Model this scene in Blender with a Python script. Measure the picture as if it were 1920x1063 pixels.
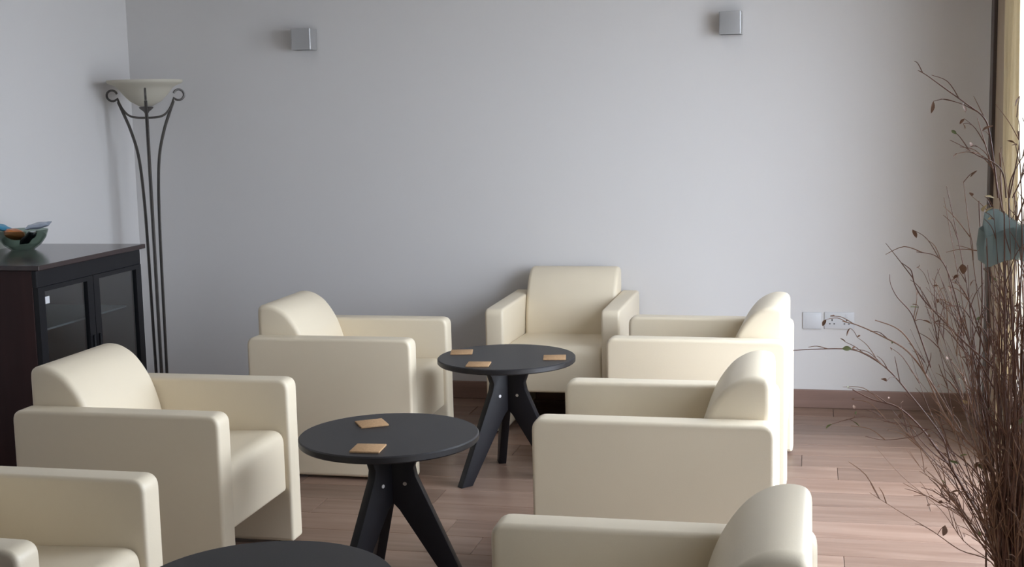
import bpy, bmesh, math, random
from mathutils import Vector, Matrix
PI = math.pi
for o in list(bpy.data.objects): bpy.data.objects.remove(o)
scene = bpy.context.scene
COL = scene.collection

# ------------------------------------------------------------------ camera
CAM_H = 1.55
F_PX, PITCH, YAW, ROLL = 2450.6, 0.1310, 0.2260, -0.0221
_fw = Vector((-math.sin(YAW)*math.cos(PITCH), math.cos(YAW)*math.cos(PITCH), -math.sin(PITCH)))
_rt = Vector((math.cos(YAW), math.sin(YAW), 0)); _up = _rt.cross(_fw)
CR = math.cos(ROLL)*_rt + math.sin(ROLL)*_up
CU = -math.sin(ROLL)*_rt + math.cos(ROLL)*_up
CF = _fw; CO = Vector((0, 0, CAM_H))
cd = bpy.data.cameras.new('camera'); cam = bpy.data.objects.new('camera', cd); COL.objects.link(cam)
cd.sensor_width = 36; cd.lens = F_PX/1920*36; cd.clip_start = .05; cd.clip_end = 200
m = Matrix((CR, CU, -CF)).transposed().to_4x4(); m.translation = CO; cam.matrix_world = m
scene.camera = cam
def at_y(x, y, Y):
    d = CF + CR*((x-960)/F_PX) - CU*((y-531.5)/F_PX)
    return CO + d*(Y/d.y)

# ------------------------------------------------------------------ light
w = bpy.data.worlds.new('sky'); scene.world = w; w.use_nodes = True
bg = w.node_tree.nodes['Background']; bg.inputs[0].default_value = (.835, .905, 1.06, 1); bg.inputs[1].default_value = 12.8
scene.view_settings.view_transform = 'Standard'; scene.view_settings.look = 'None'
scene.view_settings.gamma = 1; scene.view_settings.use_curve_mapping = False
scene.view_settings.exposure = 0.0
# room dimensions
XL, XR, YB, YF, ZC = -3.737, .857, 6.78, -6.0, 2.55
WIN_Y0, WIN_Y1, WIN_H = 3.6, 6.12, 2.4
WN_Y0, WN_Y1 = 1.95, 2.60                                  # unseen second window nearer the camera, sized to light the closest right-hand armchair
for a, b in ((WIN_Y0, WIN_Y1), (WN_Y0, WN_Y1)):
    pl = bpy.data.lights.new('window_portal', 'AREA'); pl.shape = 'RECTANGLE'; pl.size = WIN_H; pl.size_y = b-a
    pl.cycles.is_portal = True
    po = bpy.data.objects.new('window_portal', pl); COL.objects.link(po)
    po.location = (XR+.16, (a+b)/2, WIN_H/2); po.rotation_euler = (0, PI/2, 0)

# ------------------------------------------------------------------ helpers
def tag(o, label=None, cat=None, group=None, kind=None):
    for k, v in (('label', label), ('category', cat), ('group', group), ('kind', kind)):
        if v: o[k] = v
    return o
def thing(name, label, cat, loc=(0, 0, 0), rz=0, group=None):
    o = bpy.data.objects.new(name, None); COL.objects.link(o); o.empty_display_size = .1
    o.location = loc; o.rotation_euler = (0, 0, rz)
    return tag(o, label, cat, group)
def link(name, me, mat, parent=None, loc=(0, 0, 0), rot=(0, 0, 0), smooth=True):
    if mat and not me.materials: me.materials.append(mat)
    if smooth:
        me.shade_smooth()
        me.set_sharp_from_angle(angle=math.radians(42))
    o = bpy.data.objects.new(name, me); COL.objects.link(o)
    o.location = loc; o.rotation_euler = rot; o.parent = parent
    return o
def fin(bm, name='mesh'):
    bmesh.ops.recalc_face_normals(bm, faces=bm.faces[:])
    me = bpy.data.meshes.new(name); bm.to_mesh(me); bm.free(); return me
def copy_tree(o, parent=None):
    c = o.copy(); COL.objects.link(c)
    if parent: c.parent = parent
    for ch in list(o.children): copy_tree(ch, c)
    return c
def add_box(bm, x0, x1, y0, y1, z0, z1, bev=0, seg=2):
    r = bmesh.ops.create_cube(bm, size=1)
    vs = r['verts']
    for v in vs:
        v.co = Vector((x0 if v.co.x < 0 else x1, y0 if v.co.y < 0 else y1, z0 if v.co.z < 0 else z1))
    if bev:
        es = list({e for v in vs for e in v.link_edges})
        bmesh.ops.bevel(bm, geom=es, offset=bev, segments=seg, profile=.5, affect='EDGES')
    return bm
def box(x0, x1, y0, y1, z0, z1, bev=0, seg=2):
    return fin(add_box(bmesh.new(), x0, x1, y0, y1, z0, z1, bev, seg))
def add_tube(bm, pts, rad, n=8, caps=True):
    pts = [Vector(p) for p in pts]
    if not hasattr(rad, '__len__'): rad = [rad]*len(pts)
    rings = []; prev = None
    for i, p in enumerate(pts):
        t = (pts[min(i+1, len(pts)-1)] - pts[max(i-1, 0)])
        t = t.normalized() if t.length > 1e-9 else Vector((0, 0, 1))
        if prev is None:
            a = Vector((0, 0, 1)) if abs(t.z) < .9 else Vector((1, 0, 0))
            u = t.cross(a).normalized()
        else:
            u = (prev - t*prev.dot(t)).normalized()
        prev = u; v = t.cross(u)
        rings.append([bm.verts.new(p + rad[i]*(math.cos(2*PI*k/n)*u + math.sin(2*PI*k/n)*v)) for k in range(n)])
    for a, b in zip(rings, rings[1:]):
        for k in range(n): bm.faces.new((a[k], a[(k+1) % n], b[(k+1) % n], b[k]))
    if caps: bm.faces.new(rings[0][::-1]); bm.faces.new(rings[-1])
    return bm
def tube(pts, rad, n=8): return fin(add_tube(bmesh.new(), pts, rad, n))
def add_lathe(bm, prof, n=32, close=True):
    rings = []
    for r, z in prof:
        rings.append([bm.verts.new((0, 0, z))] if r < 1e-6 else [bm.verts.new((r*math.cos(2*PI*k/n), r*math.sin(2*PI*k/n), z)) for k in range(n)])
    for a, b in zip(rings, rings[1:]):
        for k in range(n):
            k2 = (k+1) % n
            if len(a) == 1 and len(b) == 1: continue
            if len(a) == 1: bm.faces.new((a[0], b[k2], b[k]))
            elif len(b) == 1: bm.faces.new((a[k], a[k2], b[0]))
            else: bm.faces.new((a[k], a[k2], b[k2], b[k]))
    return bm
def lathe(prof, n=32): return fin(add_lathe(bmesh.new(), prof, n))
def spline(P, n=6):
    P = [Vector(p) for p in P]; out = []
    for i in range(len(P)-1):
        p0, p1, p2, p3 = P[max(i-1, 0)], P[i], P[i+1], P[min(i+2, len(P)-1)]
        for k in range(n):
            t = k/n
            out.append(.5*((2*p1)+(p2-p0)*t+(2*p0-5*p1+4*p2-p3)*t*t+(3*p1-p0-3*p2+p3)*t**3))
    out.append(P[-1]); return out
def rpoly(pts, radii, seg=5):
    """polygon (x,z) with rounded corners, counter-clockwise"""
    out = []; n = len(pts)
    for i in range(n):
        p = Vector(pts[i]); a = (Vector(pts[i-1])-p); b = (Vector(pts[(i+1) % n])-p)
        r = radii[i]
        if r <= 0: out.append(p); continue
        ang = a.angle(b); d = min(r/math.tan(ang/2), a.length*.49, b.length*.49)
        s, e = p+a.normalized()*d, p+b.normalized()*d
        for k in range(seg+1):
            t = k/seg; out.append((1-t)**2*s + 2*t*(1-t)*p + t*t*e)
    return out
def inset(P, d):
    n = len(P); out = []
    for i in range(n):
        e1 = (P[i]-P[i-1]).normalized(); e2 = (P[(i+1) % n]-P[i]).normalized()
        n1 = Vector((-e1.y, e1.x)); n2 = Vector((-e2.y, e2.x))
        m_ = n1+n2; m_ = m_.normalized() if m_.length > 1e-6 else n1
        out.append(P[i]+m_*d/max(.5, m_.dot(n1)))
    return out
def slab(P, y0, y1, b, seg=4, crown=0):
    """profile P in the xz plane (counter-clockwise) pushed from y0 to y1 with its rims rounded by b"""
    bm = bmesh.new(); rings = []
    ks = [(b*(1-math.cos(PI/2*k/seg)), b*(1-math.sin(PI/2*k/seg))) for k in range(seg+1)]
    for dy, dn in ks: rings.append((y0+dy, dn))
    for dy, dn in reversed(ks): rings.append((y1-dy, dn))
    R = []
    for y, dn in rings:
        Q = inset(P, dn) if dn > 1e-7 else P
        R.append([bm.verts.new((q.x, y, q.y)) for q in Q])
    for a, c in zip(R, R[1:]):
        for k in range(len(P)):
            k2 = (k+1) % len(P); bm.faces.new((a[k], a[k2], c[k2], c[k]))
    bm.faces.new(R[0]); bm.faces.new(R[-1][::-1])
    return fin(bm)

# ------------------------------------------------------------------ materials
def nt(name):
    mt = bpy.data.materials.new(name); mt.use_nodes = True
    return mt, mt.node_tree.nodes, mt.node_tree.links, mt.node_tree.nodes['Principled BSDF']
def plain(name, col, rough=.5, metal=0, noise=0, nscale=20, bump=0, bscale=200, spec=.5, sheen=0):
    mt, N, L, b = nt(name)
    b.inputs['Base Color'].default_value = (*col, 1); b.inputs['Roughness'].default_value = rough
    b.inputs['Metallic'].default_value = metal; b.inputs['Specular IOR Level'].default_value = spec
    tc = N.new('ShaderNodeTexCoord')
    if noise:
        nz = N.new('ShaderNodeTexNoise'); nz.inputs['Scale'].default_value = nscale; nz.inputs['Detail'].default_value = 4
        L.new(tc.outputs['Object'], nz.inputs['Vector'])
        rp = N.new('ShaderNodeMapRange'); rp.inputs['To Min'].default_value = 1-noise; rp.inputs['To Max'].default_value = 1+noise
        L.new(nz.outputs['Fac'], rp.inputs['Value'])
        mx = N.new('ShaderNodeVectorMath'); mx.operation = 'SCALE'; mx.inputs[0].default_value = col
        L.new(rp.outputs[0], mx.inputs['Scale']); L.new(mx.outputs[0], b.inputs['Base Color'])
    if bump:
        n2 = N.new('ShaderNodeTexNoise'); n2.inputs['Scale'].default_value = bscale; n2.inputs['Detail'].default_value = 3
        L.new(tc.outputs['Object'], n2.inputs['Vector'])
        bp = N.new('ShaderNodeBump'); bp.inputs['Strength'].default_value = bump; bp.inputs['Distance'].default_value = .002
        L.new(n2.outputs['Fac'], bp.inputs['Height']); L.new(bp.outputs[0], b.inputs['Normal'])
    return mt
def wood(name, c0, c1, rough, along=0, var=.15, scale=1.0, spec=.5):
    """grain stretched along local axis `along`, each object takes its own tone and cut"""
    mt, N, L, b = nt(name)
    tc = N.new('ShaderNodeTexCoord'); oi = N.new('ShaderNodeObjectInfo')
    mul = N.new('ShaderNodeVectorMath'); mul.operation = 'SCALE'; mul.inputs[0].default_value = (37, 53, 71); L.new(oi.outputs['Random'], mul.inputs['Scale'])
    ad = N.new('ShaderNodeVectorMath'); ad.operation = 'ADD'; L.new(tc.outputs['Object'], ad.inputs[0]); L.new(mul.outputs[0], ad.inputs[1])
    mp = N.new('ShaderNodeMapping'); sc = [14*scale]*3; sc[along] = 1.1*scale; mp.inputs['Scale'].default_value = sc
    L.new(ad.outputs[0], mp.inputs['Vector'])
    nz = N.new('ShaderNodeTexNoise'); nz.inputs['Scale'].default_value = 1; nz.inputs['Detail'].default_value = 6; nz.inputs['Roughness'].default_value = .6; nz.inputs['Distortion'].default_value = .6
    L.new(mp.outputs[0], nz.inputs['Vector'])
    cr = N.new('ShaderNodeValToRGB'); cr.color_ramp.elements[0].position = .32; cr.color_ramp.elements[1].position = .68
    cr.color_ramp.elements[0].color = (*c0, 1); cr.color_ramp.elements[1].color = (*c1, 1); L.new(nz.outputs['Fac'], cr.inputs[0])
    rp = N.new('ShaderNodeMapRange'); rp.inputs['To Min'].default_value = 1-var; rp.inputs['To Max'].default_value = 1+var; L.new(oi.outputs['Random'], rp.inputs['Value'])
    vm = N.new('ShaderNodeVectorMath'); vm.operation = 'SCALE'; L.new(cr.outputs[0], vm.inputs[0]); L.new(rp.outputs[0], vm.inputs['Scale'])
    L.new(vm.outputs[0], b.inputs['Base Color']); b.inputs['Roughness'].default_value = rough; b.inputs['Specular IOR Level'].default_value = spec
    bp = N.new('ShaderNodeBump'); bp.inputs['Strength'].default_value = .12; bp.inputs['Distance'].default_value = .001
    L.new(nz.outputs['Fac'], bp.inputs['Height']); L.new(bp.outputs[0], b.inputs['Normal'])
    return mt
def pane(name, tint=(1, 1, 1), refl=1.0):
    """thin sheet of glass: clear, with a mirror film that grows at grazing angles"""
    mt = bpy.data.materials.new(name); mt.use_nodes = True; N = mt.node_tree.nodes; L = mt.node_tree.links
    N.remove(N['Principled BSDF'])
    tr = N.new('ShaderNodeBsdfTransparent'); tr.inputs[0].default_value = (*tint, 1)
    gl = N.new('ShaderNodeBsdfGlossy'); gl.inputs['Roughness'].default_value = .02
    lw = N.new('ShaderNodeLayerWeight'); lw.inputs['Blend'].default_value = .5      # facing = 1 - |cos|, alike on both faces
    pw_ = N.new('ShaderNodeMath'); pw_.operation = 'POWER'; pw_.inputs[1].default_value = 5; L.new(lw.outputs['Facing'], pw_.inputs[0])
    fr = N.new('ShaderNodeMapRange'); fr.inputs['To Min'].default_value = .04*refl; fr.inputs['To Max'].default_value = 1; L.new(pw_.outputs[0], fr.inputs['Value'])
    mx = N.new('ShaderNodeMixShader'); L.new(fr.outputs[0], mx.inputs[0]); L.new(tr.outputs[0], mx.inputs[1]); L.new(gl.outputs[0], mx.inputs[2])
    L.new(mx.outputs[0], N['Material Output'].inputs[0]); return mt
def sheer(name, col, trans=.5, clear=0.0):
    """cloth or milk glass that lets light through"""
    mt = bpy.data.materials.new(name); mt.use_nodes = True; N = mt.node_tree.nodes; L = mt.node_tree.links
    N.remove(N['Principled BSDF'])
    d = N.new('ShaderNodeBsdfDiffuse'); d.inputs[0].default_value = (*col, 1)
    t = N.new('ShaderNodeBsdfTranslucent'); t.inputs[0].default_value = (*col, 1)
    mx = N.new('ShaderNodeMixShader'); mx.inputs[0].default_value = trans
    L.new(d.outputs[0], mx.inputs[1]); L.new(t.outputs[0], mx.inputs[2]); last = mx
    if clear:
        c = N.new('ShaderNodeBsdfTransparent'); m2 = N.new('ShaderNodeMixShader'); m2.inputs[0].default_value = clear
        L.new(mx.outputs[0], m2.inputs[1]); L.new(c.outputs[0], m2.inputs[2]); last = m2
    L.new(last.outputs[0], N['Material Output'].inputs[0]); return mt

M_WALL = plain('wall_paint', (.70, .675, .655), .85, noise=.012, nscale=2.5, bump=.04, bscale=120, spec=.2)
M_CEIL = plain('ceiling_paint', (.70, .68, .65), .9, noise=.01, spec=.2)
M_PLANK = wood('laminate_plank', (.175, .102, .071), (.285, .19, .142), .36, 0, .13)
M_SUB = plain('subfloor', (.05, .035, .028), .8)
M_BASE = wood('baseboard_wood', (.22, .135, .105), (.31, .195, .155), .45, 0, .04)
M_DARKFRAME = wood('window_frame_wood', (.05, .034, .03), (.085, .06, .05), .4, 2, .05)
M_TANWOOD = wood('tan_wood_casing', (.36, .27, .18), (.46, .36, .25), .45, 2, .05)
M_CURTAIN = sheer('curtain_cloth', (.72, .63, .45), .18)
M_CREAM = plain('cream_leatherette', (.79, .685, .515), .42, noise=.02, nscale=6, bump=.10, bscale=260, spec=.45)
M_FOOTB = plain('black_plastic', (.02, .02, .02), .5)
M_TBL = plain('black_table_laminate', (.017, .0155, .0165), .44, noise=.15, nscale=30, bump=.05, bscale=300, spec=.5)
M_TLEG = plain('black_lacquered_leg', (.009, .008, .010), .45, noise=.1, nscale=20, spec=.28)
M_STEEL = plain('brushed_steel', (.62, .62, .62), .3, 1, noise=.04, nscale=60)
M_CORK = plain('cork', (.50, .31, .165), .8, noise=.3, nscale=150, bump=.3, bscale=300, spec=.2)
M_IRON = plain('dark_wrought_iron', (.13, .12, .112), .38, .8, noise=.2, nscale=30)
M_ALAB = sheer('alabaster_glass', (.74, .70, .60), .35)
M_BULB = plain('frosted_bulb', (.8, .8, .78), .3)
M_SCON = plain('satin_aluminium', (.46, .455, .45), .40, .5, noise=.02)
M_SCONIN = plain('sconce_inner_shadow', (.05, .05, .05), .6)  # shade of the hollow housing put into the colour
M_WPLAST = plain('white_plastic', (.66, .66, .67), .35, noise=.01)
M_SLOT = plain('socket_slot', (.04, .04, .04), .6)
M_CABWOOD = wood('wenge_wood', (.024, .009, .009), (.042, .017, .016), .5, 2, .05, spec=.25)
M_CABTOP = wood('wenge_top', (.026, .016, .016), (.045, .027, .026), .16, 1, .05)
M_CABFR = plain('black_door_frame', (.010, .010, .012), .4, noise=.1, spec=.25)
M_CABIN = plain('cooler_lining', (.52, .57, .59), .5, noise=.05)
M_SHELF = plain('wire_shelf_grey', (.10, .105, .11), .5)
M_PANE = pane('door_glass', (.95, .985, .99), 3.0)
M_WGLASS = pane('window_glass', (.97, .985, .98))
M_BOWL = pane('bowl_glass', (.60, .66, .62))
M_PAVE = plain('terrace_paving', (.42, .41, .39), .8, noise=.1, nscale=3)
M_BRANCH = plain('dry_branch', (.15, .068, .042), .7, noise=.3, nscale=40)
M_BRANCH2 = plain('dry_branch_tan', (.24, .125, .07), .7, noise=.3, nscale=40)
M_LEAF = plain('dried_leaf_brown', (.21, .11, .065), .75, noise=.3, nscale=40)
M_LEAFG = plain('dried_leaf_green', (.17, .19, .07), .6, noise=.3, nscale=40)
M_LEAFY = plain('straw_flower_yellow', (.55, .44, .24), .75, noise=.2, nscale=40)
M_TEAL = sheer('teal_organza', (.29, .345, .33), .25, .35)
M_VASE = plain('brown_ceramic_glaze', (.10, .06, .045), .3, noise=.2, nscale=8)
M_PKO = plain('orange_wrapper', (.52, .17, .05), .3, noise=.1)
M_PKD = plain('black_wrapper', (.02, .02, .028), .25, noise=.1)
M_PKS = plain('silver_blue_wrapper', (.42, .47, .56), .25, .4, noise=.1)
M_PKB = plain('blue_wrapper', (.06, .28, .45), .3, noise=.1)

# ------------------------------------------------------------------ the room
def struct(name, me, mat, parent=None):
    o = link(name, me, mat, parent, smooth=False)
    if not parent: o['kind'] = 'structure'
    return o
T = .18
struct('wall_back', box(XL-T, XR+T, YB, YB+T, -.1, ZC), M_WALL)
struct('wall_left', box(XL-T, XL, YF-T, YB, -.1, ZC), M_WALL)
struct('wall_rear', box(XL, XR+T, YF-T, YF, -.1, ZC), M_WALL)
wr = bmesh.new()
add_box(wr, XR, XR+T, YF, WN_Y0, -.1, ZC); add_box(wr, XR, XR+T, WN_Y1, WIN_Y0, -.1, ZC); add_box(wr, XR, XR+T, WN_Y0, WN_Y1, WIN_H, ZC); add_box(wr, XR, XR+T, WIN_Y1, YB, -.1, ZC); add_box(wr, XR, XR+T, WIN_Y0, WIN_Y1, WIN_H, ZC)
struct('wall_right', fin(wr), M_WALL)
struct('ceiling', box(XL-T, XR+T, YF-T, YB+T, ZC, ZC+.1), M_CEIL)
floor = struct('floor', box(XL-T, XR+T, YF-T, YB+T, -.1, -.012), M_SUB)
random.seed(4)
PW, PLN = .19, 1.285
y = YB-.004; row = 0
while y > YF:
    y0 = max(y-PW, YF)
    x = XL+.003 - [0, .55, .95, .3, .75, .15][row % 6]
    while x < XR:
        a, b_ = max(x, XL+.003), min(x+PLN, XR+T)
        if b_-a > .02:
            me = box(-(b_-a)/2+.0009, (b_-a)/2-.0009, -(y-y0)/2+.0009, (y-y0)/2-.0009, -.011, 0, .0012, 1)
            link('plank', me, M_PLANK, floor, ((a+b_)/2, (y+y0)/2, 0), smooth=False)
        x += PLN
    y -= PW; row += 1
BH = .096
def baseboard(name, x0, x1, y0, y1, face):
    bm = bmesh.new(); add_box(bm, x0, x1, y0, y1, 0, BH, .004, 2); return struct(name, fin(bm), M_BASE)
baseboard('baseboard_back', XL+.015, XR, YB-.014, YB, 0)
baseboard('baseboard_left', XL, XL+.014, YF, YB, 0)
baseboard('baseboard_right', XR-.014, XR, 6.657, YB-.015, 0)

# sliding window wall on the right
struct('trim_1', box(XR-.028, XR, 6.555, 6.655, 0, ZC, .004), M_DARKFRAME)
struct('trim_2', box(XR-.012, XR, WIN_Y1+.05, 6.555, 0, ZC, .003), M_TANWOOD)
win = struct('window_1', box(XR-.014, XR+.03, WIN_Y1-.02, WIN_Y1+.05, 0, WIN_H+.07, .004), M_TANWOOD)
win2 = struct('window_unseen', box(XR-.014, XR+.03, WN_Y1-.02, WN_Y1+.05, 0, WIN_H+.07, .004), M_TANWOOD)
for w_o, wy0, wy1, NP in ((win, WIN_Y0, WIN_Y1, 2), (win2, WN_Y0, WN_Y1, 1)):
    struct('window_frame', box(XR-.014, XR+.03, wy0-.05, wy0+.02, 0, WIN_H+.07, .004), M_TANWOOD, w_o)
    struct('window_frame', box(XR-.014, XR+.03, wy0+.02, wy1-.02, WIN_H, WIN_H+.07, .004), M_TANWOOD, w_o)
    struct('window_sill', box(XR+.001, XR+T, wy0+.02, wy1-.02, -.012, .02, .004), M_DARKFRAME, w_o)
    pw = (wy1-wy0-.04)/NP
    for i in range(NP):
        a = wy0+.02+i*pw; b_ = a+pw; xo = XR+.05+.045*(i % 2)
        bm = bmesh.new()
        add_box(bm, xo, xo+.04, a, a+.055, .02, WIN_H); add_box(bm, xo, xo+.04, b_-.055, b_, .02, WIN_H)
        add_box(bm, xo, xo+.04, a+.055, b_-.055, .02, .09); add_box(bm, xo, xo+.04, a+.055, b_-.055, WIN_H-.06, WIN_H)
        sash = struct('window_sash', fin(bm), M_DARKFRAME, w_o)
        struct('pane', box(xo+.017, xo+.023, a+.055, b_-.055, .09, WIN_H-.06), M_WGLASS, sash)
# terrace outside
tg = struct('floor_terrace', box(XR+T, 14, -12, 18, -.16, -.06), M_PAVE)

# curtain drawn back to the far end of the window
def curtain(y0, y1, x, amp, folds, z0, z1):
    bm = bmesh.new(); n = folds*10; th = .003; rows = 9; fr = []; bk = []
    for i in range(n+1):
        t = i/n; yy = y0+(y1-y0)*t
        cf, cb = [], []
        for k in range(rows):
            s = k/(rows-1); z = z0+(z1-z0)*s
            a = amp*(1.0-.35*s)
            xx = x+a*math.sin(t*folds*2*PI+.5*math.sin(t*9))+.008*math.sin(7*t+5*s)
            cf.append(bm.verts.new((xx, yy, z))); cb.append(bm.verts.new((xx+th, yy, z)))
        fr.append(cf); bk.append(cb)
    for A, flip in ((fr, 0), (bk, 1)):
        for i in range(n):
            for k in range(rows-1):
                f = (A[i][k], A[i+1][k], A[i+1][k+1], A[i][k+1]); bm.faces.new(f[::-1] if flip else f)
    for i in range(n):
        bm.faces.new((fr[i][0], bk[i][0], bk[i+1][0], fr[i+1][0])); bm.faces.new((fr[i][-1], fr[i+1][-1], bk[i+1][-1], bk[i][-1]))
    for k in range(rows-1):
        bm.faces.new((fr[0][k], fr[0][k+1], bk[0][k+1], bk[0][k])); bm.faces.new((fr[-1][k], bk[-1][k], bk[-1][k+1], fr[-1][k+1]))
    return fin(bm)
ct = thing('curtain', 'cream floor length curtain hanging beside the dark window frame', 'curtain', (0, 0, 0))
link('cloth', curtain(5.76, 6.11, XR-.024, .017, 6, .015, 2.475), M_CURTAIN, ct)
link('rod', tube([(XR-.03, 3.3, 2.485), (XR-.03, 6.2, 2.485)], .012, 10), M_IRON, ct)
for yy in (3.36, 6.19): link('bracket', tube([(XR-.03, yy, 2.485), (XR+.0, yy, 2.485)], .007, 8), M_IRON, ct)

# ------------------------------------------------------------------ armchairs
CA, CL, CW, CT = .611, .735, .653, .090
def make_chair():
    root = thing('armchair', 'armchair', 'armchair')
    hx = CL/2
    P = rpoly([(-hx, .012), (hx, .012), (hx, CA), (-hx, CA)], [.015, .015, .038, .038], 6)
    arm = slab(P, -CT/2, CT/2, .013, 4)
    for s in (-1, 1): link('armrest', arm, M_CREAM, root, (0, s*(CW/2-CT/2), 0))
    iw = CW/2-CT-.001
    S = rpoly([(-hx+.13, .205), (hx-.018, .205), (hx-.018, .432), (-hx+.13, .412)], [.01, .015, .05, .01], 6)
    link('seat', slab(S, -iw, iw, .012, 3), M_CREAM, root)
    r = -hx+.012
    ctrl = [(r+.262, .33), (r+.250, .42), (r+.228, .53), (r+.194, .622), (r+.146, .692), (r+.100, .726), (r+.058, .739), (r+.020, .736), (r+.004, .722), (r, .70)]
    front = [Vector((p.x, p.y)) for p in spline([Vector((a, b, 0)) for a, b in ctrl], 4)]
    B = front + [Vector((r, .5)), Vector((r, .3)), Vector((r, .20)), Vector((r+.012, .185)), Vector((r+.1, .185)), Vector((r+.118, .197)), Vector((r+.118, .30)), ]
    link('backrest', slab(B, -iw, iw, .022, 4), M_CREAM, root)
    ft = lathe([(0, 0), (.016, 0), (.018, .004), (.016, .016), (0, .016)], 12)
    for sx in (-1, 1):
        for sy in (-1, 1): link('foot', ft, M_FOOTB, root, (sx*(hx-.06), sy*(CW/2-CT/2), 0))
    return root
ch0 = make_chair(); chairs = []
GRP = 'cream armchairs around the low black tables'
def chair(cx, cy, rz, label):
    o = ch0 if not chairs else copy_tree(ch0)
    o.location = (cx, cy, 0); o.rotation_euler = (0, 0, rz); tag(o, label, 'armchair', GRP); chairs.append(o)
chair(-1.626-CL/2, 5.146+CW/2, 0, 'cream armchair left of the farthest table, nearest the floor lamp')
chair(-1.8236-CL/2, 3.7345+CW/2, 0, 'cream armchair in front of the dark cabinet, facing right to the middle table')
chair(-1.7013-CL/2, 2.4652+CW/2, 0, 'cream armchair cut off by the bottom left corner of the photo')
ca = -.0325; cA = Vector((-.8223, 5.2809)) + Vector((math.cos(ca)*CL/2-math.sin(ca)*CW/2, math.sin(ca)*CL/2+math.cos(ca)*CW/2))
chair(cA.x, cA.y, PI+ca, 'cream armchair turned left, in front of the wall sockets, farthest of the right-hand row')
chair(-.8326+CL/2, 3.8381+CW/2, PI, 'cream armchair right of the middle table, second of the right-hand row')
chair(-.7142+CL/2, 2.2594+CW/2, PI, 'cream armchair cut off by the bottom edge, nearest of the right-hand row')
chair(-1.5218+CW/2, 6.016+CL/2, -PI/2, 'cream armchair against the back wall facing the camera')

# ------------------------------------------------------------------ round tables
TZ, TR = .522, .2927
def make_table():
    root = thing('coffee_table', 'table', 'table')
    n = 64
    link('table_top', lathe([(0, TZ-.024), (TR-.004, TZ-.024), (TR, TZ-.020), (TR, TZ-.004), (TR-.004, TZ), (0, TZ)], n), M_TBL, root)
    # each leg is a plank cut like a boomerang, standing in a plane through the table's axis
    P = [Vector(p) for p in ((.004, .30), (.03, .272), (.205, .0), (.262, .0), (.088, .385), (.082, .415), (.094, .448), (.136, .498), (.004, .498))]
    me = slab(P, -.017, .017, .003, 2)
    bolt = fin(add_tube(bmesh.new(), [(.052, -.0185, .36), (.052, .0185, .36)], .0065, 10))
    for k in range(3):
        l = link('leg', me, M_TLEG, root, rot=(0, 0, 2*PI*k/3))
        link('bolt', bolt, M_STEEL, l)
    return root
tb0 = make_table(); tabs = []
def table(x, y, rz, label):
    o = tb0 if not tabs else copy_tree(tb0)
    o.location = (x, y, 0); o.rotation_euler = (0, 0, rz); tag(o, label, 'table', 'low round black tables'); tabs.append(o)
table(-1.2508, 5.3027, math.radians(-9), 'round black table with three coasters, before the armchair at the back wall')
table(-1.3284, 3.9479, math.radians(3), 'round black table with two coasters in the middle of the photo')
table(-1.18, 2.60, math.radians(40), 'round black table cut off by the bottom edge, nearest the camera')

cm = box(-.047, .047, -.047, .047, 0, .006, .0015, 2)
for x, y, r, lab in ((-1.462, 5.362, 12, 'square cork coaster at the left rear of the farthest table'), (-1.322, 5.102, 6, 'square cork coaster at the front edge of the farthest table'),
                     (-1.039, 5.285, 10, 'square cork coaster at the right edge of the farthest table'), (-1.426, 4.061, 33, 'square cork coaster at the rear of the middle table'),
                     (-1.330, 3.745, 4, 'square cork coaster at the front edge of the middle table')):
    tag(link('coaster', cm, M_CORK, None, (x, y, TZ), (0, 0, math.radians(r))), lab, 'coaster', 'cork coasters')

# ------------------------------------------------------------------ floor lamp
LX, LY = -3.470, 6.45
lamp = thing('floor_lamp', 'dark iron torchiere floor lamp with cream glass bowl in the corner', 'floor lamp', (LX, LY, 0))
link('base', lathe([(0, 0), (.145, 0), (.150, .008), (.145, .018), (.10, .030), (.04, .045), (.022, .06), (0, .06)], 40), M_IRON, lamp)
link('stem', tube([(0, 0, .04), (0, 0, 1.605)], .0095, 10), M_IRON, lamp)
for a in (-62, 58, 178):
    a = math.radians(a); c, s = math.cos(a), math.sin(a)
    pr = [(.032, .05), (.035, .4), (.039, .9), (.047, 1.18), (.064, 1.36), (.100, 1.49), (.135, 1.575), (.166, 1.645)]
    pts = spline([(c*r, s*r, z) for r, z in pr], 6)
    link('rod', tube(pts, .0085, 8), M_IRON, lamp)
    # scroll at the rod's head
    sc = [(.125+.06, 1.683)]
    C0 = (.200, 1.681)
    cur = [(.158, 1.632), (.164, 1.648)]
    for k in range(0, 15):
        t = math.radians(215 + k*22); rr = .037 - .0005*k
        cur.append((C0[0]+rr*math.cos(t), C0[1]+rr*math.sin(t)*.85))
    link('scroll', tube([(c*r, s*r, z) for r, z in cur], .0062, 8), M_IRON, lamp)
    # basket strap that curves in under the bowl
    st = [(.166, 1.650), (.140, 1.604), (.106, 1.572), (.06, 1.560), (0, 1.558)]
    link('strap', tube(spline([(c*r, s*r, z) for r, z in st], 5), .006, 8), M_IRON, lamp)
link('finial', lathe([(0, 1.575), (.008, 1.578), (.014, 1.590), (.036, 1.608), (.038, 1.614), (.03, 1.617), (0, 1.617)], 24), M_IRON, lamp)
bowlp = [(0, 1.618), (.035, 1.620), (.08, 1.645), (.118, 1.684), (.140, 1.712), (.160, 1.728), (.191, 1.740), (.197, 1.748), (.197, 1.757), (.191, 1.757), (.188, 1.748), (.157, 1.735), (.135, 1.718), (.112, 1.688), (.076, 1.652), (.033, 1.627), (0, 1.625)]
link('shade', lathe(bowlp, 48), M_ALAB, lamp)
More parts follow.
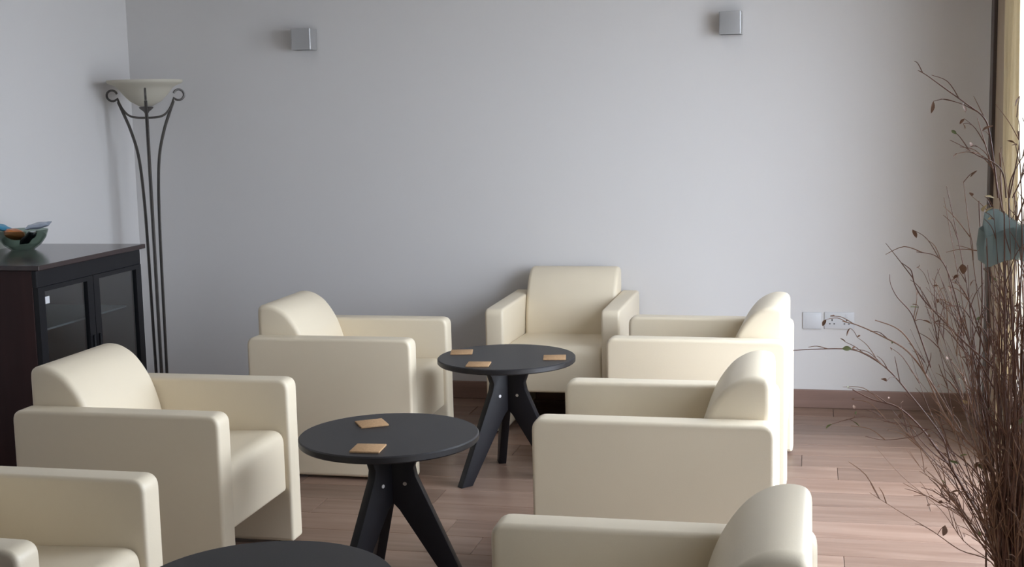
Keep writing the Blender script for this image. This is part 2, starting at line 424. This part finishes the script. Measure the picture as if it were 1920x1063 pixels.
link('bulb', lathe([(0, 1.626), (.016, 1.63), (.018, 1.66), (.03, 1.69), (.028, 1.712), (.014, 1.727), (0, 1.73)], 16), M_BULB, lamp)

# ------------------------------------------------------------------ wall lights
def sconce(xc, zc, label):
    t = thing('wall_light', label, 'wall light', (xc, YB, zc), 0, 'box wall lights')
    w_, h_, d_ = .056, .056, .105
    link('back_plate', box(-.045, .045, -.008, 0, -.045, .045, .002), M_SCON, t)
    bm = bmesh.new()
    P = rpoly([(-w_, -d_), (w_, -d_), (w_, -.008), (-w_, -.008)], [.010, .010, .004, .004], 4)
    Q = inset(P, .004); rs = []
    for R_, z in ((P, -h_), (P, h_), (Q, h_), (Q, -h_)): rs.append([bm.verts.new((p.x, p.y, z)) for p in R_])
    for i in range(4):
        a, b_ = rs[i], rs[(i+1) % 4]
        for k in range(len(P)): k2 = (k+1) % len(P); bm.faces.new((a[k], a[k2], b_[k2], b_[k]))
    hs = link('housing', fin(bm), M_SCON, t)
    link('shadow_plate', box(-w_+.005, w_-.005, -d_+.005, -.009, -h_+.002, -h_+.006), M_SCONIN, hs)  # near-black plates stand in for the shade inside the open ends
    link('shadow_plate', box(-w_+.005, w_-.005, -d_+.005, -.009, h_-.006, h_-.002), M_SCONIN, hs)
sconce(-2.666, 1.957, 'small grey box wall light above the armchairs on the left')
sconce(-.395, 1.962, 'small grey box wall light high on the right')

# ------------------------------------------------------------------ sockets
t = thing('wall_socket', 'blank square white wall plate beside the double socket', 'wall plate', (.0125, YB, .455), 0)
link('plate', box(-.046, .046, -.009, 0, -.043, .043, .003), M_WPLAST, t); link('cover', box(-.036, .036, -.0105, -.008, -.034, .034, .001), M_WPLAST, t)
t = thing('wall_socket', 'wide white double wall socket low on the wall behind the branches', 'wall socket', (.148, YB, .457), 0)
link('plate', box(-.074, .074, -.009, 0, -.043, .043, .003), M_WPLAST, t)
for sx in (-.036, .036):
    link('rocker', box(sx-.007, sx+.007, -.0125, -.008, .014, .032, .001), M_WPLAST, t)
    bm = bmesh.new()
    add_box(bm, sx-.003, sx+.003, -.0096, -.0085, -.002, .008); add_box(bm, sx-.015, sx-.007, -.0096, -.0085, -.019, -.014); add_box(bm, sx+.007, sx+.015, -.0096, -.0085, -.019, -.014)
    link('pin_holes', fin(bm), M_SLOT, t)

# ------------------------------------------------------------------ drinks cabinet
CZ = .96; CX1, CX0, CY0, CY1 = -3.125, -3.715, 4.80, 5.665
cab = thing('drinks_cabinet', 'dark brown cabinet with two black framed glass doors by the left wall', 'cabinet', ((CX0+CX1)/2, (CY0+CY1)/2, 0))
ox, oy = (CX0+CX1)/2, (CY0+CY1)/2
hx, hy = (CX1-CX0)/2, (CY1-CY0)/2
def cb(name, x0, x1, y0, y1, z0, z1, mat, bev=.002, parent=cab): return link(name, box(x0, x1, y0, y1, z0, z1, bev, 1), mat, parent, smooth=False)
cb('top', -hx, hx+.022, -hy-.012, hy+.018, CZ-.022, CZ, M_CABTOP, .003)
cb('side_panel', -hx, hx-.022, -hy, -hy+.025, 0, CZ-.022, M_CABWOOD)
cb('side_panel', -hx, hx-.022, hy-.025, hy, 0, CZ-.022, M_CABWOOD)
cb('back_panel', -hx, -hx+.02, -hy+.025, hy-.025, .06, CZ-.022, M_CABIN)
cb('bottom', -hx+.02, hx-.03, -hy+.025, hy-.025, .06, .09, M_CABIN)
cb('plinth', -hx+.02, hx-.06, -hy+.025, hy-.025, 0, .06, M_CABFR)
cb('lining', -hx+.02, hx-.03, -hy+.025, hy-.025, CZ-.10, CZ-.0222, M_CABIN)
for z in (.36, .66):
    sh = cb('shelf', -hx+.03, hx-.07, -hy+.03, hy-.03, z, z+.008, M_SHELF, 0)
cb('head_rail', hx-.022, hx, -hy, hy, CZ-.095, CZ-.022, M_CABFR)
cb('foot_rail', hx-.022, hx, -hy, hy, 0, .07, M_CABFR)
for k, (a, b_) in enumerate(((-hy, 0), (0, hy))):
    bm = bmesh.new(); z0, z1 = .07, CZ-.095; f = .05
    add_box(bm, hx-.02, hx+.002, a+.002, a+f, z0, z1); add_box(bm, hx-.02, hx+.002, b_-f, b_-.002, z0, z1)
    add_box(bm, hx-.02, hx+.002, a+f, b_-f, z0, z0+.04); add_box(bm, hx-.02, hx+.002, a+f, b_-f, z1-.02, z1)
    d = link('door', fin(bm), M_CABFR, cab, smooth=False)
    cb('pane', hx-.012, hx-.008, a+f, b_-f, z0+.04, z1-.02, M_PANE, 0, d)
    hy_ = b_-f/2 if k == 0 else a+f/2
    cb('handle', hx+.002, hx+.012, hy_-.006, hy_+.006, .40, .60, M_CABFR, .003, d)
    if k == 0: tag(cb('white_patch', hx-.008, hx-.0065, a+f+.010, a+f+.045, z1-.075, z1-.045, M_WPLAST, 0, d), 'small white patch on the door glass')  # small plain white rectangle set on the near door's pane

# glass bowl of wrapped snacks on the cabinet
BX, BY = -3.575, 5.40
bw = lathe([(0, .002), (.045, .002), (.05, .008), (.080, .030), (.105, .062), (.115, .092), (.117, .094), (.118, .090), (.108, .058), (.083, .025), (.052, .001), (0, 0)], 40)
tag(link('glass_bowl', bw, M_BOWL, None, (BX, BY, CZ)), 'clear glass bowl of wrapped snacks on the dark cabinet', 'bowl')
def packet(name, mat, sx, sy, sz, loc, rot, label):
    bm = bmesh.new(); n = 10; g = {}
    for side in (1, -1):
        for i in range(n+1):
            for j in range(n+1):
                u, v = i/n*2-1, j/n*2-1
                h = (max(0, 1-u**4)*max(0, 1-v**4))**.6
                e = abs(u) > .86
                z = side*(sz*h*(.12 if e else 1)+.0008)
                g[side, i, j] = bm.verts.new((u*sx+(.002*math.sin(j*2.2) if e else 0), v*sy*(1+.05*abs(u)), z+.002*math.sin(5*u+3*v)))
        for i in range(n):
            for j in range(n):
                f = (g[side, i, j], g[side, i+1, j], g[side, i+1, j+1], g[side, i, j+1]); bm.faces.new(f if side > 0 else f[::-1])
    rim = [(i, 0) for i in range(n)]+[(n, j) for j in range(n)]+[(i, n) for i in range(n, 0, -1)]+[(0, j) for j in range(n, 0, -1)]
    for a, b_ in zip(rim, rim[1:]+rim[:1]): bm.faces.new((g[1, a[0], a[1]], g[-1, a[0], a[1]], g[-1, b_[0], b_[1]], g[1, b_[0], b_[1]]))
    return tag(link(name, fin(bm), mat, None, loc, tuple(math.radians(q) for q in rot)), label, 'snack', 'wrapped snacks in the glass bowl')
packet('snack_packet', M_PKO, .046, .036, .022, (BX-.030, BY-.012, CZ+.074), (8, 12, 35), 'orange brown wrapped snack heaped in the middle of the glass bowl')
packet('snack_packet', M_PKD, .040, .030, .015, (BX+.052, BY-.030, CZ+.060), (0, -42, 4), 'black wrapped snack at the right side of the glass bowl')
packet('snack_packet', M_PKS, .056, .028, .011, (BX+.080, BY+.012, CZ+.112), (12, -8, 6), 'silver blue wrapped snack sticking out right over the bowl rim')
packet('snack_packet', M_PKB, .036, .026, .010, (BX-.098, BY+.0, CZ+.104), (6, 22, 8), 'blue wrapped snack at the left rim of the glass bowl')

# ------------------------------------------------------------------ dried branches in a floor vase
random.seed(21)
PY = 3.5
VB = at_y(1893, 1063, PY); VX = VB.x+.012
plant = thing('dried_branch_arrangement', 'tall bundle of dry brown branches tied with teal ribbon before the window', 'plant', (VX, PY, 0))
def loc(x, y, dy=0): return at_y(x, y, PY+dy) - Vector((VX, PY, 0))
link('vase', lathe([(0, 0), (.075, 0), (.09, .012), (.115, .09), (.108, .17), (.075, .245), (.062, .28), (.075, .305), (.068, .305), (.055, .28), (.066, .245), (.09, .16), (0, .05)], 40), M_VASE, plant)
leaf_me = []
for k in range(3):
    bm = bmesh.new(); n = 6; w_ = [.30, .42, .55][k]
    for s in (0, 1):
        pass
    top = []; bot = []
    L_, R_, Mi = [], [], []
    for i in range(n+1):
        t = i/n; ww = w_*math.sin(PI*t)**.8*.5+.01; zz = .12*math.sin(PI*t)
        L_.append(bm.verts.new((t, -ww, zz))); R_.append(bm.verts.new((t, ww, zz))); Mi.append((bm.verts.new((t, 0, zz-.10*math.sin(PI*t)+.03)), bm.verts.new((t, 0, zz-.10*math.sin(PI*t)-.03))))
    for i in range(n):
        for q in (0, 1):
            bm.faces.new((L_[i], L_[i+1], Mi[i+1][q], Mi[i][q])); bm.faces.new((Mi[i][q], Mi[i+1][q], R_[i+1], R_[i]))
    leaf_me.append(bm)
leaf_by = {}; NEAR = []      # NEAR: points along all branches
for nm, mt in (('b', M_LEAF), ('g', M_LEAFG), ('y', M_LEAFY)):
    for k in range(3):
        me = bpy.data.meshes.new('leaf'); leaf_me[k].to_mesh(me); me.materials.append(mt); me.shade_smooth(); leaf_by[nm, k] = me
def leaf(parent, p, kind='b', size=.022):
    o = link('leaf', leaf_by[kind, random.randrange(3)], None, parent, p, (random.uniform(-1, 1), random.uniform(-.6, 1.2), random.uniform(0, 6.3)), smooth=False)
    s = min(size, .030)*random.uniform(.7, 1.1); o.scale = (s, s, s); return o
def branch(P, r0, r1=None, mat=M_BRANCH, name='branch', parent=plant, n=5, seg=5):
    pts = spline(P, seg); r1 = r0*.35 if r1 is None else r1
    rad = [r0+(r1-r0)*(i/(len(pts)-1)) for i in range(len(pts))]
    NEAR.extend(pts); return link(name, tube(pts, rad, n), mat, parent), pts
def grow_twigs(br, pts, count, ln=.16, leaves=.5, spread=1.0):
    for _ in range(count):
        i = random.randint(len(pts)//4, len(pts)-3); p = pts[i]; d = (pts[i+1]-pts[i-1]).normalized()
        side = Vector((random.uniform(-1, .8), random.uniform(-.7, .7), random.uniform(-.1, .6)))*spread
        v = (d*.9+side*.7).normalized(); L_ = ln*random.uniform(.45, 1.2)
        droop = Vector((0, 0, -random.uniform(.0, .35)*L_))
        q = [p, p+v*L_*.5+Vector((0, 0, .04*L_)), p+v*L_+droop*.6]
        q[1] += Vector((random.uniform(-1, 1), random.uniform(-1, 1), random.uniform(-1, 1)))*.06*L_
        tw, tp = branch(q, .0014, .0006, M_BRANCH2 if random.random() < .4 else M_BRANCH, 'twig', br, 4, 4)
        if random.random() < leaves: leaf(br, tp[-1], 'b' if random.random() < .85 else 'g', random.uniform(.014, .026))
def zz(sx, sy, sc, pts): return [(sx+sc*a, sy+sc*b_) for a, b_ in pts]
A_ = lambda pts: zz(1480, 560, .4731, pts); B_ = lambda pts: zz(1700, 400, .301, pts); C_ = lambda pts: zz(1700, 100, .301, pts)
# branches whose course shows clearly against the wall and the floor
traced = [
 (A_([(880, 1090), (830, 990), (700, 770), (640, 670), (580, 590), (520, 510), (430, 430), (330, 400), (250, 360)]), .0050, .10, 4),
 (A_([(640, 670), (622, 590), (600, 540), (550, 470), (470, 370), (390, 280), (300, 220), (230, 200), (100, 200), (15, 205)]), .0030, .05, 8),
 (A_([(900, 760), (815, 680), (740, 600), (650, 510), (600, 430), (540, 300), (490, 190), (430, 120), (340, 85)]), .0036, -.05, 5),
 (A_([(860, 1040), (800, 970), (720, 890), (660, 850), (560, 790), (450, 730)]), .0026, .15, 4),
 (A_([(780, 1080), (775, 900), (740, 830), (700, 770)]), .0030, .10, 1),
 (A_([(700, 560), (560, 330), (470, 210), (370, 150), (270, 105), (210, 90)]), .0030, .0, 5),
 (A_([(850, 900), (800, 790), (740, 690), (690, 640), (640, 600), (560, 520), (500, 545), (380, 560), (300, 545)]), .0024, -.1, 4),
 (A_([(640, 660), (580, 620), (520, 560), (480, 510), (400, 490), (330, 440)]), .0022, .08, 3),
 (A_([(860, 640), (760, 380), (740, 280), (700, 100), (670, 10)]), .0030, .04, 3),
 (B_([(560, 1120), (420, 860), (350, 700), (300, 500), (240, 330), (170, 260), (60, 240)]), .0026, .0, 3),
 (B_([(620, 1060), (540, 960), (390, 830), (300, 740), (200, 640), (100, 530), (50, 440), (30, 360), (0, 330), (-30, 310)]), .0030, -.08, 4),
 (B_([(640, 1130), (550, 990), (480, 840), (410, 590), (350, 480), (300, 420)]), .0028, .06, 3),
 (B_([(470, 800), (360, 600), (240, 560), (150, 430), (130, 350)]), .0018, .1, 1),
 (B_([(360, 760), (290, 640), (220, 570), (120, 460)]), .0018, .12, 1),
 (B_([(150, 960), (60, 700), (20, 610), (-60, 520), (-100, 440), (-105, 380)]), .0020, .05, 2),
 (B_([(560, 560), (500, 260), (420, 230), (360, 210), (310, 200)]), .0018, .02, 1),
 (C_([(570, 900), (520, 520), (480, 400), (380, 320), (240, 220), (130, 140), (70, 105)]), .0026, .0, 4),
 (C_([(620, 900), (600, 750), (540, 680), (450, 640), (370, 590), (270, 540)]), .0022, -.05, 3),
 (C_([(600, 1020), (560, 800), (500, 600), (460, 470), (440, 400)]), .0022, .06, 3),
 (C_([(640, 1060), (640, 830), (690, 700), (740, 620)]), .0024, .0, 2),
 (C_([(640, 900), (680, 700), (700, 560), (690, 480)]), .0020, -.06, 2),
 (C_([(660, 900), (720, 760), (770, 540), (720, 400)]), .0020, .05, 2),
]
for pts, r, dy, nt_ in traced:
    P = []
    for i, (a, b_) in enumerate(pts): P.append(loc(a, b_, dy*(.4+.6*i/(len(pts)-1))))
    br, sp = branch(P, r, r*.35, M_BRANCH if random.random() < .75 else M_BRANCH2)
    grow_twigs(br, sp, nt_, .10)
# the upright bundle
def stem_from(bx, by, tx, ty, tz, r, bend, mat, twigs):
    p0 = Vector((bx*.4, by*.4, .10)); p1 = Vector((bx, by, .32)); e = Vector((tx, ty, tz))
    P = [p0, p1]
    for k in (1, 2, 3):
        t = k/4; q = p1.lerp(e, t); q.x += bend*math.sin(PI*t); q += Vector((random.uniform(-1, 1), random.uniform(-1, 1), 0))*.012
        P.append(q)
    P.append(e)
    sp = spline(P, 5); NEAR.extend(sp[5:]); bm = bmesh.new()                       # a stem with its side shoots
    add_tube(bm, sp, [r*(1-.7*i/(len(sp)-1)) for i in range(len(sp))], 5)
    tips = []
    for _ in range(twigs):
        i = random.randint(len(sp)//3, len(sp)-3); p = sp[i]; d = (sp[i+1]-sp[i-1]).normalized()
        v = (d*1.1+Vector((random.uniform(-1, .8), random.uniform(-.7, .7), random.uniform(-.1, .5)))*.7).normalized(); L_ = random.uniform(.05, .15)
        q = spline([p, p+v*L_*.5+Vector((random.uniform(-1, 1), random.uniform(-1, 1), random.uniform(-.5, 1)))*.07*L_, p+v*L_+Vector((0, 0, -.15*L_))], 3)
        add_tube(bm, q, [.0015-.0009*k/(len(q)-1) for k in range(len(q))], 4); tips.append(q[-1])
    br = link('branch', fin(bm), mat, plant)
    for p in tips:
        if random.random() < .22: leaf(br, p, 'b' if random.random() < .85 else 'g', random.uniform(.012, .024))
    return br
for k in range(52):
    a = random.uniform(0, 2*PI); rr = random.uniform(.0, .05)
    bx, by = rr*math.cos(a), rr*math.sin(a)
    tz = random.uniform(.75, 1.52)
    stem_from(bx, by, bx*1.2-.035*(tz-.3)+random.uniform(-.035, .05), by+random.uniform(-.10, .10), tz, random.uniform(.0026, .0055), random.uniform(-.02, .02), random.choice((M_BRANCH, M_BRANCH, M_BRANCH2)), 5)
for k in range(75):      # finer ones that fan out
    a = random.uniform(0, 2*PI); tz = random.uniform(.45, 1.35); sp_ = random.uniform(.06, .30)
    if math.cos(a) > 0: sp_ = min(sp_, .26)
    stem_from(.04*math.cos(a), .04*math.sin(a), sp_*math.cos(a)-.03, sp_*math.sin(a), tz, random.uniform(.0016, .003), -.02*math.cos(a), random.choice((M_BRANCH, M_BRANCH2)), 6)
for k in range(22):      # and sideways into the room
    tz = random.uniform(.45, 1.15); sx = -random.uniform(.12, .40)*(1.25-.5*tz)
    stem_from(-.04, random.uniform(-.04, .04), sx, random.uniform(-.2, .2), tz, random.uniform(.0015, .0026), random.uniform(-.01, .05), random.choice((M_BRANCH, M_BRANCH2)), 4)
def stalk(q):            # thin stalk from the nearest branch below to a leaf
    p = min(NEAR, key=lambda v: (v-q).length+(.5 if v.z > q.z else 0))
    if (p-q).length > .004: branch([p.copy(), p.lerp(q, .5)+Vector((0, 0, .12*(q-p).length)), q], .0011, .0007, M_BRANCH, 'twig', plant, 4, 4)
# seed heads and dry leaves seen on their own
for x, y, kd, s in ((1750, 190, 'b', .03), (1805, 197, 'b', .026), (1806, 232, 'b', .02), (1842, 245, 'b', .03), (1820, 275, 'b', .02), (1832, 320, 'b', .022), (1805, 495, 'b', .032), (1798, 515, 'b', .028),
                    (1722, 502, 'b', .024), (1720, 572, 'b', .022), (1730, 600, 'b', .024), (1594, 615, 'b', .026), (1662, 715, 'b', .03), (1560, 795, 'g', .024), (1605, 778, 'g', .03), (1600, 790, 'g', .022),
                    (1832, 872, 'g', .05), (1800, 855, 'g', .03), (1808, 750, 'y', .03), (1760, 940, 'b', .034), (1800, 920, 'b', .03), (1772, 985, 'b', .03), (1865, 995, 'b', .03), (1740, 815, 'b', .024), (1825, 525, 'b', .026), (1912, 180, 'b', .03), (1907, 272, 'b', .03)):
    q = loc(x, y, random.uniform(-.05, .05)); stalk(q); lf = leaf(plant, q, kd, s)
    if kd == 'g': lf['label'] = 'dull green leaf'
for x, y, s in ((1846, 368, .034), (1850, 384, .036), (1847, 398, .032), (1853, 410, .03)):
    q = loc(x, y, -.06); stalk(q); fl = leaf(plant, q, 'y', s); fl.name = 'straw_flower'; fl['label'] = 'pale yellow dried flower'
# teal ribbon wound round the bundle
rb = bmesh.new(); n = 40; cen = loc(1892, 448, 0)
def band(z0, z1, rx, ry, ph, tilt):
    ro = []
    for i in range(n):
        t = 2*PI*i/n; k = 1+.09*math.sin(5*t+ph)+.05*math.sin(11*t+2*ph)
        ring = []
        for s_, q in ((0, 1), (.5, 1.06), (1, 1), (1, .97), (.5, 1.03), (0, .97)):
            ring.append(rb.verts.new((cen.x+rx*k*q*math.cos(t), cen.y+ry*k*q*math.sin(t), cen.z+z0+(z1-z0)*s_+tilt*math.cos(t)+.010*math.sin(3*t+ph))))
        ro.append(ring)
    for i in range(n):
        a, b_ = ro[i], ro[(i+1) % n]
        for q in range(6): rb.faces.new((a[q], b_[q], b_[(q+1) % 6], a[(q+1) % 6]))
band(-.055, .025, .066, .066, 0, .004)
band(-.01, .055, .060, .060, 2, -.018)
tag(link('ribbon', fin(rb), M_TEAL, plant), 'teal sheer ribbon tied round the branches')
